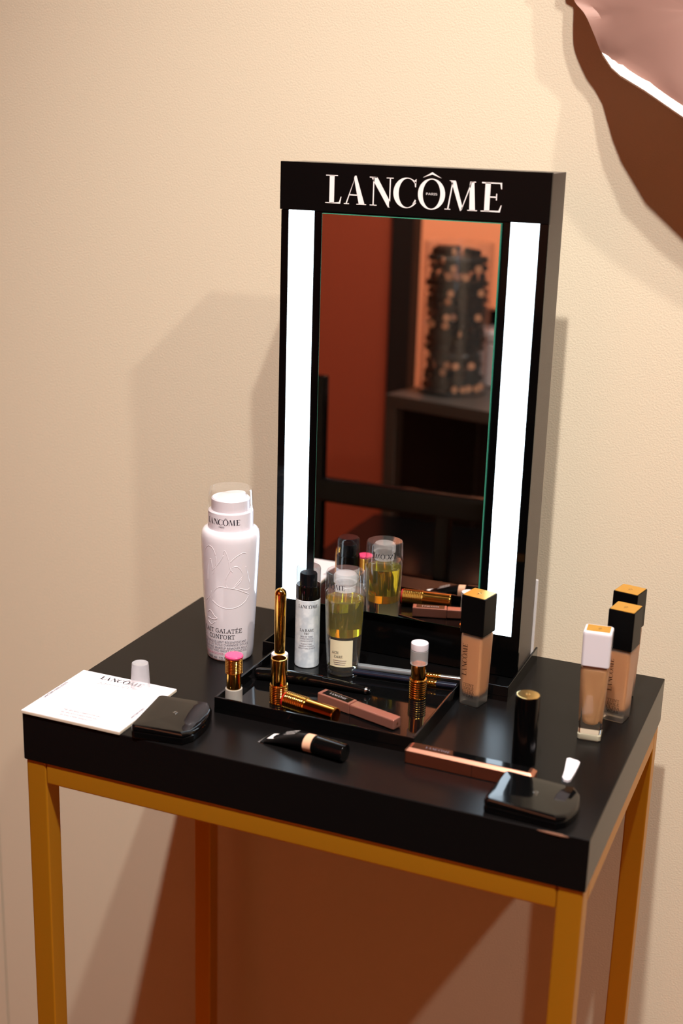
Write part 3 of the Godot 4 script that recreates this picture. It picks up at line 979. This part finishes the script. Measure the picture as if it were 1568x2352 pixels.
func compact_case(called: String, label: String, at: Vector3, turn: float, w: float, d: float) -> Node3D:
	var t := thing(called, label, "compact", at, turn)
	var hx := w / 2
	var hz := d / 2
	# plan: square on three sides, bowed on the right
	var plan := func(inset: float, y: float) -> PackedVector3Array:
		var out := PackedVector3Array()
		var x0 := -hx + inset
		var zz := hz - inset
		var c := 0.004
		for q in [[-1, -1], [-1, 1]]:
			pass
		for i in 5:
			var a := PI / 2 + PI / 2 * i / 4.0
			out.append(Vector3(x0 + c + c * cos(a), y, zz - c + c * sin(a)))
		for i in 5:
			var a := PI + PI / 2 * i / 4.0
			out.append(Vector3(x0 + c + c * cos(a), y, -zz + c + c * sin(a)))
		for i in 17:
			var f := i / 16.0
			var bow := 0.006 * sin(PI * f)
			var corner := 0.004 * (maxf(0.0, 1.0 - f * 8.0) + maxf(0.0, f * 8.0 - 7.0))
			out.append(Vector3(hx - 0.006 - inset + bow - corner, y, lerpf(-zz, zz, f)))
		return out
	obj("base", loft([plan.call(0.0012, 0.0), plan.call(0.0002, 0.0008), plan.call(0.0, 0.002), plan.call(0.0, 0.0066), plan.call(0.0006, 0.0072)]), M.gloss_black, t)
	var lid := loft([plan.call(0.0007, 0.0076), plan.call(0.0, 0.0082), plan.call(0.0, 0.0112), plan.call(0.0004, 0.0124), plan.call(0.0011, 0.0132), plan.call(0.0022, 0.0136), plan.call(0.0120, 0.0140)])
	# right quarter of the lid slopes down behind a curved crease
	for i in lid.v.size():
		var p := lid.v[i]
		var crease := hx - 0.0165 + 0.0045 * sin(PI * (p.z + hz) / d)
		if p.x > crease and p.y > 0.010:
			lid.v[i].y -= (p.x - crease) * 0.26
	var l := obj("lid", lid, M.gloss_black, t, 24.0)
	obj("rose_emblem", Shape.new().add(rose_emblem(0.0050), Transform3D(Basis(Vector3.UP, 0.6), Vector3(0, 0.0143, 0))), M.silver, l)
	return t


func build_front_row() -> void:
	compact_case("powder_compact", "black closed compact beside the white card, a small silver rose on its lid", Vector3(0.1440, 0, -0.0365), 8.0, 0.0600, 0.0700)
	compact_case("powder_compact", "glossy black closed compact on the table's front right corner, behind it a white scrap", Vector3(0.4862, 0, -0.0325), -3.0, 0.0720, 0.0570)
	# mini tube
	var a := Vector3(0.2300, 0.0085, -0.0525)
	var b := Vector3(0.3120, 0.0085, -0.0400)
	var t := thing("cosmetic_tube", "small black squeeze tube with a beige band lying before the tray", "tube", Vector3.ZERO)
	var x := along(a, b)
	t.transform = Transform3D(x.basis, a + Vector3(0, TY, 0))
	var rings := []
	for k in [[0.0, 0.0115, 0.0006], [0.0035, 0.0115, 0.0007], [0.004, 0.0112, 0.0012], [0.016, 0.0106, 0.0038], [0.031, 0.0098, 0.0064], [0.044, 0.0090, 0.0078], [0.0530, 0.0084, 0.0081], [0.0540, 0.0078, 0.0076]]:
		var ring := PackedVector3Array()
		for i in 28:
			var g := TAU * i / 28.0
			ring.append(Vector3(k[1] * cos(g), k[0], k[2] * sin(g) - 0.0084 + k[2]))
		rings.append(ring)
	var tube := obj("tube_body", loft(rings), M.satin, t)
	rings = []
	for k in [[0.0438, 0.0090, 0.0078], [0.0520, 0.0085, 0.0081]]:
		var ring := PackedVector3Array()
		for i in 28:
			var g := TAU * i / 28.0
			ring.append(Vector3((k[1] + 0.0001) * cos(g), k[0], (k[2] + 0.0002) * sin(g) - 0.0084 + k[2]))
		rings.append(ring)
	obj("beige_band", loft(rings, false), M.beige_print, tube)
	obj("crimp", box(Vector3(-0.0118, -0.002, -0.0094), Vector3(0.0118, 0.0042, -0.0082), 0.0003), M.silver, t)
	var up := Transform3D(Basis(Vector3(0, 1, 0), Vector3(-1, 0, 0), Vector3(0, 0, 1)), Vector3(0, 0, 0))
	obj("white_patch", flat_print(rect_tris(0.0075, 0.012, 2), Transform3D(up.basis, Vector3(0.0070, 0.0085, -0.0040)) * Transform3D(Basis(Vector3(0, 1, 0), -0.26), Vector3.ZERO)), M.print_white, tube)
	obj("lettering", flat_print(lines([["LANCÔME", serif, 0.0022, 0.002], ["TEINT IDOLE", sans, 0.0016, -0.001], ["ULTRA WEAR", sans, 0.0016, -0.004]]), Transform3D(up.basis, Vector3(0, 0.0265, 0.0040)) * Transform3D(Basis(Vector3(0, 1, 0), -0.34), Vector3.ZERO)), M.print_white, tube)
	obj("cap", lathe([Vector2(0, 0.0543), Vector2(0.0080, 0.0543), Vector2(0.0085, 0.0550), Vector2(0.0083, 0.070), Vector2(0.0081, 0.0825), Vector2(0.0076, 0.0836), Vector2(0, 0.0838)], 36), M.gloss_black, t)
	# rose gold box
	t = thing("makeup_palette", "long rose gold bar shaped case with a black glossy top, lying near the front", "palette", Vector3(0.4186, 0, -0.0682), -0.8)
	var base := obj("case", loft([rrect(0.0572, 0.0068, 0.0012, 0), rrect(0.0582, 0.0078, 0.0016, 0.0008), rrect(0.0583, 0.0079, 0.0016, 0.0115), rrect(0.0583, 0.0079, 0.0016, 0.0122), rrect(0.0556, 0.0052, 0.0010, 0.0146), rrect(0.0552, 0.0048, 0.0010, 0.0148)]), M.rose_gold, t, 20.0)
	var win := obj("black_top", plain_box(Vector3(-0.0530, 0.0146, -0.0046), Vector3(0.0530, 0.0152, 0.0044)), M.gloss_black, t)
	obj("lettering", flat_print(logo_tris(0.0034), Transform3D(Basis(Vector3.RIGHT, -PI / 2), Vector3(-0.030, 0.0153, 0.002))), M.print_grey, win)
	obj("seam", plain_box(Vector3(0.0040, 0.0005, 0.0077), Vector3(0.0043, 0.0118, 0.00795)), M.hole, base)
	# black lipstick with a gold top
	t = thing("lipstick", "black cylinder lipstick with a shiny gold top, standing behind the rose gold bar", "lipstick", Vector3(0.4560, 0, -0.1085))
	obj("case", cyl(0.0108, 0, 0.0650, 0.0006, 48), M.black, t)
	obj("gold_top", lathe([Vector2(0, 0.0650), Vector2(0.0101, 0.0650), Vector2(0.0101, 0.0655), Vector2(0.0094, 0.0658), Vector2(0, 0.0656)], 40), M.gold_pale, t)
	obj("rose_emblem", Shape.new().add(rose_emblem(0.0040), Transform3D(Basis(Vector3.UP, 0.4), Vector3(0, 0.0660, 0))), M.gold_pale, t)
	# small white tapered scrap
	var s := prism(PackedVector2Array([Vector2(0.4905, 0.1290), Vector2(0.4925, 0.1312), Vector2(0.5005, 0.1292), Vector2(0.5030, 0.1268), Vector2(0.5034, 0.1215), Vector2(0.5035, 0.1050), Vector2(0.5029, 0.0905), Vector2(0.5008, 0.0878), Vector2(0.4972, 0.0886), Vector2(0.4952, 0.0920), Vector2(0.4940, 0.1050), Vector2(0.4920, 0.1180)]), 0.0, 0.0022)
	var w := MeshInstance3D.new()
	w.name = numbered("white_spatula")
	var sp := Shape.new().add(s, Transform3D(Basis(Vector3(1, 0, 0), Vector3(0, 0, -1), Vector3(0, 1, 0)), Vector3.ZERO))
	w.mesh = sp.closed().mesh()
	w.material_override = M.white_gloss
	add_child(w)
	w.position.y = TY
	tag(w, "small white tapered plastic piece on the black table behind the right compact", "spatula")
	# translucent cap
	t = thing("plastic_cap", "small translucent plastic cap standing at the white card's back edge", "cap", Vector3(0.0716, 0.0032, -0.0955))
	obj("cap_wall", lathe([Vector2(0.0096, 0), Vector2(0.0084, 0.0238), Vector2(0.0078, 0.0246), Vector2(0.0068, 0.0243), Vector2(0, 0.0240)], 40), M.clear_thin, t)


func build_card() -> void:
	var t := thing("printed_card", "square white printed card at the table's front left corner", "card", Vector3(0.0535, 0, -0.0518))
	var s := 0.0536
	obj("board", box(Vector3(-s, 0, -s + 0.0005), Vector3(s, 0.0026, s - 0.0005), 0.0003), M.card_edge, t)
	var face := obj("face", plain_box(Vector3(-s + 0.0002, 0.0026, -s + 0.0007), Vector3(s - 0.0002, 0.0030, s - 0.0007)), M.card, t)
	var lay := func(x: float, z: float, turn := 0.0) -> Transform3D: return Transform3D(Basis(Vector3.UP, deg_to_rad(turn)) * Basis(Vector3.RIGHT, -PI / 2), Vector3(x - 0.0535, 0.0032, z + 0.0518))
	obj("lettering", flat_print(logo_tris(0.0072), lay.call(0.050, -0.0925)), M.print_black, face)
	# a line of loose handwriting
	var wr := PackedVector3Array()
	var rr := []
	for i in 90:
		var f := i / 89.0
		wr.append(Vector3(0.030 + 0.042 * f + 0.0012 * sin(f * 52.0) - 0.0535, 0.0031, -0.0845 + 0.0026 * cos(f * 47.0) * (0.5 + 0.5 * sin(f * 9.0 + 1.0)) - 0.0015 * f + 0.0518))
		rr.append(0.00022)
	obj("handwriting", sweep(wr, rr, 5, 0.5), M.print_faint, face)
	obj("lettering", flat_print(lines([["FB: @LANCOMEOFFICIAL", sans, 0.0026, 0.0]]), lay.call(0.055, -0.0170)).add(flat_print(lines([["IG: @LANCOMEOFFICIAL", sans, 0.0026, 0.0]]), lay.call(0.055, -0.0115))).add(flat_print(lines([["#LANCOME #BEAUTY", sans, 0.0026, 0.0]]), lay.call(0.055, -0.0060))), M.print_faint, face)
	obj("lettering", flat_print(lines([["LANCÔME PARIS BEAUTY", sans, 0.0026, 0.0]]), lay.call(0.0040, -0.0520, 90.0)), M.print_grey, face)
	obj("lettering", flat_print(lines([["LANCÔME PARIS", sans, 0.0024, 0.0]]), lay.call(0.1025, -0.0400, 90.0)), M.print_grey, face)


func build_far_room() -> void:
	# what the mirror shows: a red partition, a second table with a jar of testers, a black stool
	var t := thing("second_table", "grey metal framed table seen in the mirror, carrying the jar of tubes", "table", Vector3(-0.2386, -0.95, 1.0598), 14.0)
	obj("tabletop", box(Vector3(0, 0.925, 0), Vector3(0.56, 0.95, 0.38), 0.001), M.steel, t)
	for x in [0.0, 0.532]:
		for z in [0.0, 0.352]:
			obj("leg", box(Vector3(x, 0, z), Vector3(x + 0.028, 0.925, z + 0.028), 0.002), M.steel, t)
	obj("back_shade_board", plain_box(Vector3(0.028, 0.0, 0.345), Vector3(0.532, 0.92, 0.355)), M.room_dark, t)  # dark sheet standing in for the table's shadow on the wall behind
	obj("side_shade_board", plain_box(Vector3(0.008, 0.0, 0.030), Vector3(0.018, 0.92, 0.350)), M.room_dark, t)  # second dark sheet, painted shade filling the view under the tabletop
	var jar := Vector3(-0.125, 0.0, 1.155)
	t = thing("acrylic_jar", "tall clear jar of black tubes seen in the mirror on the grey table", "jar", jar)
	var jr := 0.072
	obj("jar_wall", lathe([Vector2(0, 0), Vector2(jr - 0.002, 0), Vector2(jr, 0.002), Vector2(jr, 0.310), Vector2(jr - 0.001, 0.311), Vector2(jr - 0.003, 0.310), Vector2(jr - 0.003, 0.006), Vector2(0, 0.006)], 48), M.clear, t)
	var rng := RandomNumberGenerator.new()
	rng.seed = 77
	var r := 0.0078
	var body := cyl(r, 0, 0.0462, 0.0008, 14)
	var cap := cyl(r * 0.96, 0.0463, 0.0498, 0.0008, 14)
	var protos := {}
	var made := 0
	for layer in 17:
		var turn := -0.35 + (rng.randf_range(-0.7, 0.7) if layer % 3 != 1 else rng.randf_range(0.9, 2.2))
		var y := 0.0068 + r + layer * (2.0 * r + 0.0008)
		for row in 7:
			var off := (row - 3) * (2.0 * r + 0.0010)
			var half := sqrt(maxf(0.0, pow(jr - 0.005, 2) - pow(absf(off) + r, 2)))
			var n := 2 if half > 0.0508 else 1 if half > 0.026 else 0
			for k in n:
				var flip := rng.randf() < 0.5
				var start := -0.0504 * n / 2.0 + 0.0504 * k + (rng.randf_range(-1, 1) * maxf(0.0, half - 0.0504 * n / 2.0)) * 0.8
				if n == 2:
					flip = k == 1
				var p := Vector3(off, y, start + (0.0 if flip else 0.0500))
				var d := Vector3(0, 0, 1 if flip else -1)
				var xf := Transform3D(Basis(Vector3.UP, turn), jar) * along(p, p + d)
				xf.origin.y += TY
				var dark := rng.randf() < 0.66
				if protos.size() < 2:
					dark = protos.size() == 1
				if protos.size() < 2 and not protos.has(dark):
					var o := Node3D.new()
					o.name = numbered("lip_tube")
					add_child(o)
					obj("body", body, M.front_black, o)
					obj("cap", cap, M.satin if dark else M.peach, o)
					tag(o, "small all black tube in the mirrored jar" if dark else "small black tube with a peach end in the mirrored jar", "cosmetic tube", "all black tubes in the jar" if dark else "peach ended tubes in the jar")
					o.transform = xf
					protos[dark] = o
				else:
					var c: Node3D = protos[dark].duplicate()
					c.name = numbered("lip_tube")
					add_child(c)
					c.transform = xf
				made += 1
	var top := 0.0068 + 17 * (2.0 * r + 0.0008)
	for p in [[-0.055, 0.020, 0.055, 0.030], [0.050, -0.030, 0.010, 0.005], [-0.045, -0.030, 0.000, -0.040]]:
		var c: Node3D = protos[p[1] > 0.0].duplicate()
		c.name = numbered("lip_tube")
		add_child(c)
		var a := jar + Vector3(p[0], top + r * 0.9 + TY, p[1])
		c.transform = along(a, jar + Vector3(p[2], top + r * 0.9 + 0.0005 + TY, p[3]))
	# white canister and black box by the jar
	t = thing("white_canister", "white lidded canister beside the jar, seen at the mirror's right edge", "canister", Vector3(-0.088, 0, 1.292))
	obj("body", lathe([Vector2(0, 0), Vector2(0.045, 0), Vector2(0.048, 0.003), Vector2(0.050, 0.09), Vector2(0.046, 0.095), Vector2(0, 0.095)], 40), M.white_plastic, t)
	obj("lid", lathe([Vector2(0, 0.096), Vector2(0.050, 0.096), Vector2(0.052, 0.099), Vector2(0.052, 0.114), Vector2(0.046, 0.120), Vector2(0, 0.124)], 40), M.white_gloss, t)
	var bb := obj("black_box", Shape.new().add(box(Vector3(-0.135, 0, -0.02), Vector3(0.02, 0.150, 0.02), 0.002), Transform3D(Basis(), Vector3(0, 0, 1.372))), M.satin)
	bb.position.y = TY
	tag(bb, "plain black box behind the white canister in the mirror", "box")
	# red partition and its dark upright edge
	struct("wall_partition", plain_box(Vector3(-2.0, -0.95, 1.56), Vector3(-0.42, 1.60, 1.60)), M.room_red)
	struct("trim_2", plain_box(Vector3(-0.42, -0.95, 1.55), Vector3(-0.365, 1.60, 1.61)), M.room_dark)
	# black stool in front of the table
	t = thing("bar_stool", "black tubular stool seen dimly in the mirror before the table", "stool", Vector3(0, -0.95, 0.5))
	var seat := -0.215 + 0.95
	obj("seat", box(Vector3(-0.16, seat, -0.02), Vector3(0.16, seat + 0.04, 0.30), 0.012), M.black, t)
	obj("back_rail", Shape.new().add(box(Vector3(-0.155, 0.876, -0.012), Vector3(0.16, 0.918, 0.012), 0.008)), M.black, t)
	for x in [-0.147, 0.078]:
		obj("back_post", box(Vector3(x - 0.013, seat + 0.03, -0.010), Vector3(x + 0.013, 1.09 if x < 0 else 0.905, 0.010), 0.004), M.black, t)
	for x in [-0.14, 0.14]:
		for z in [0.0, 0.27]:
			obj("leg", sweep(PackedVector3Array([Vector3(x * 1.15, 0.0, z), Vector3(x, seat + 0.01, z)]), [0.011, 0.011], 14), M.black, t)
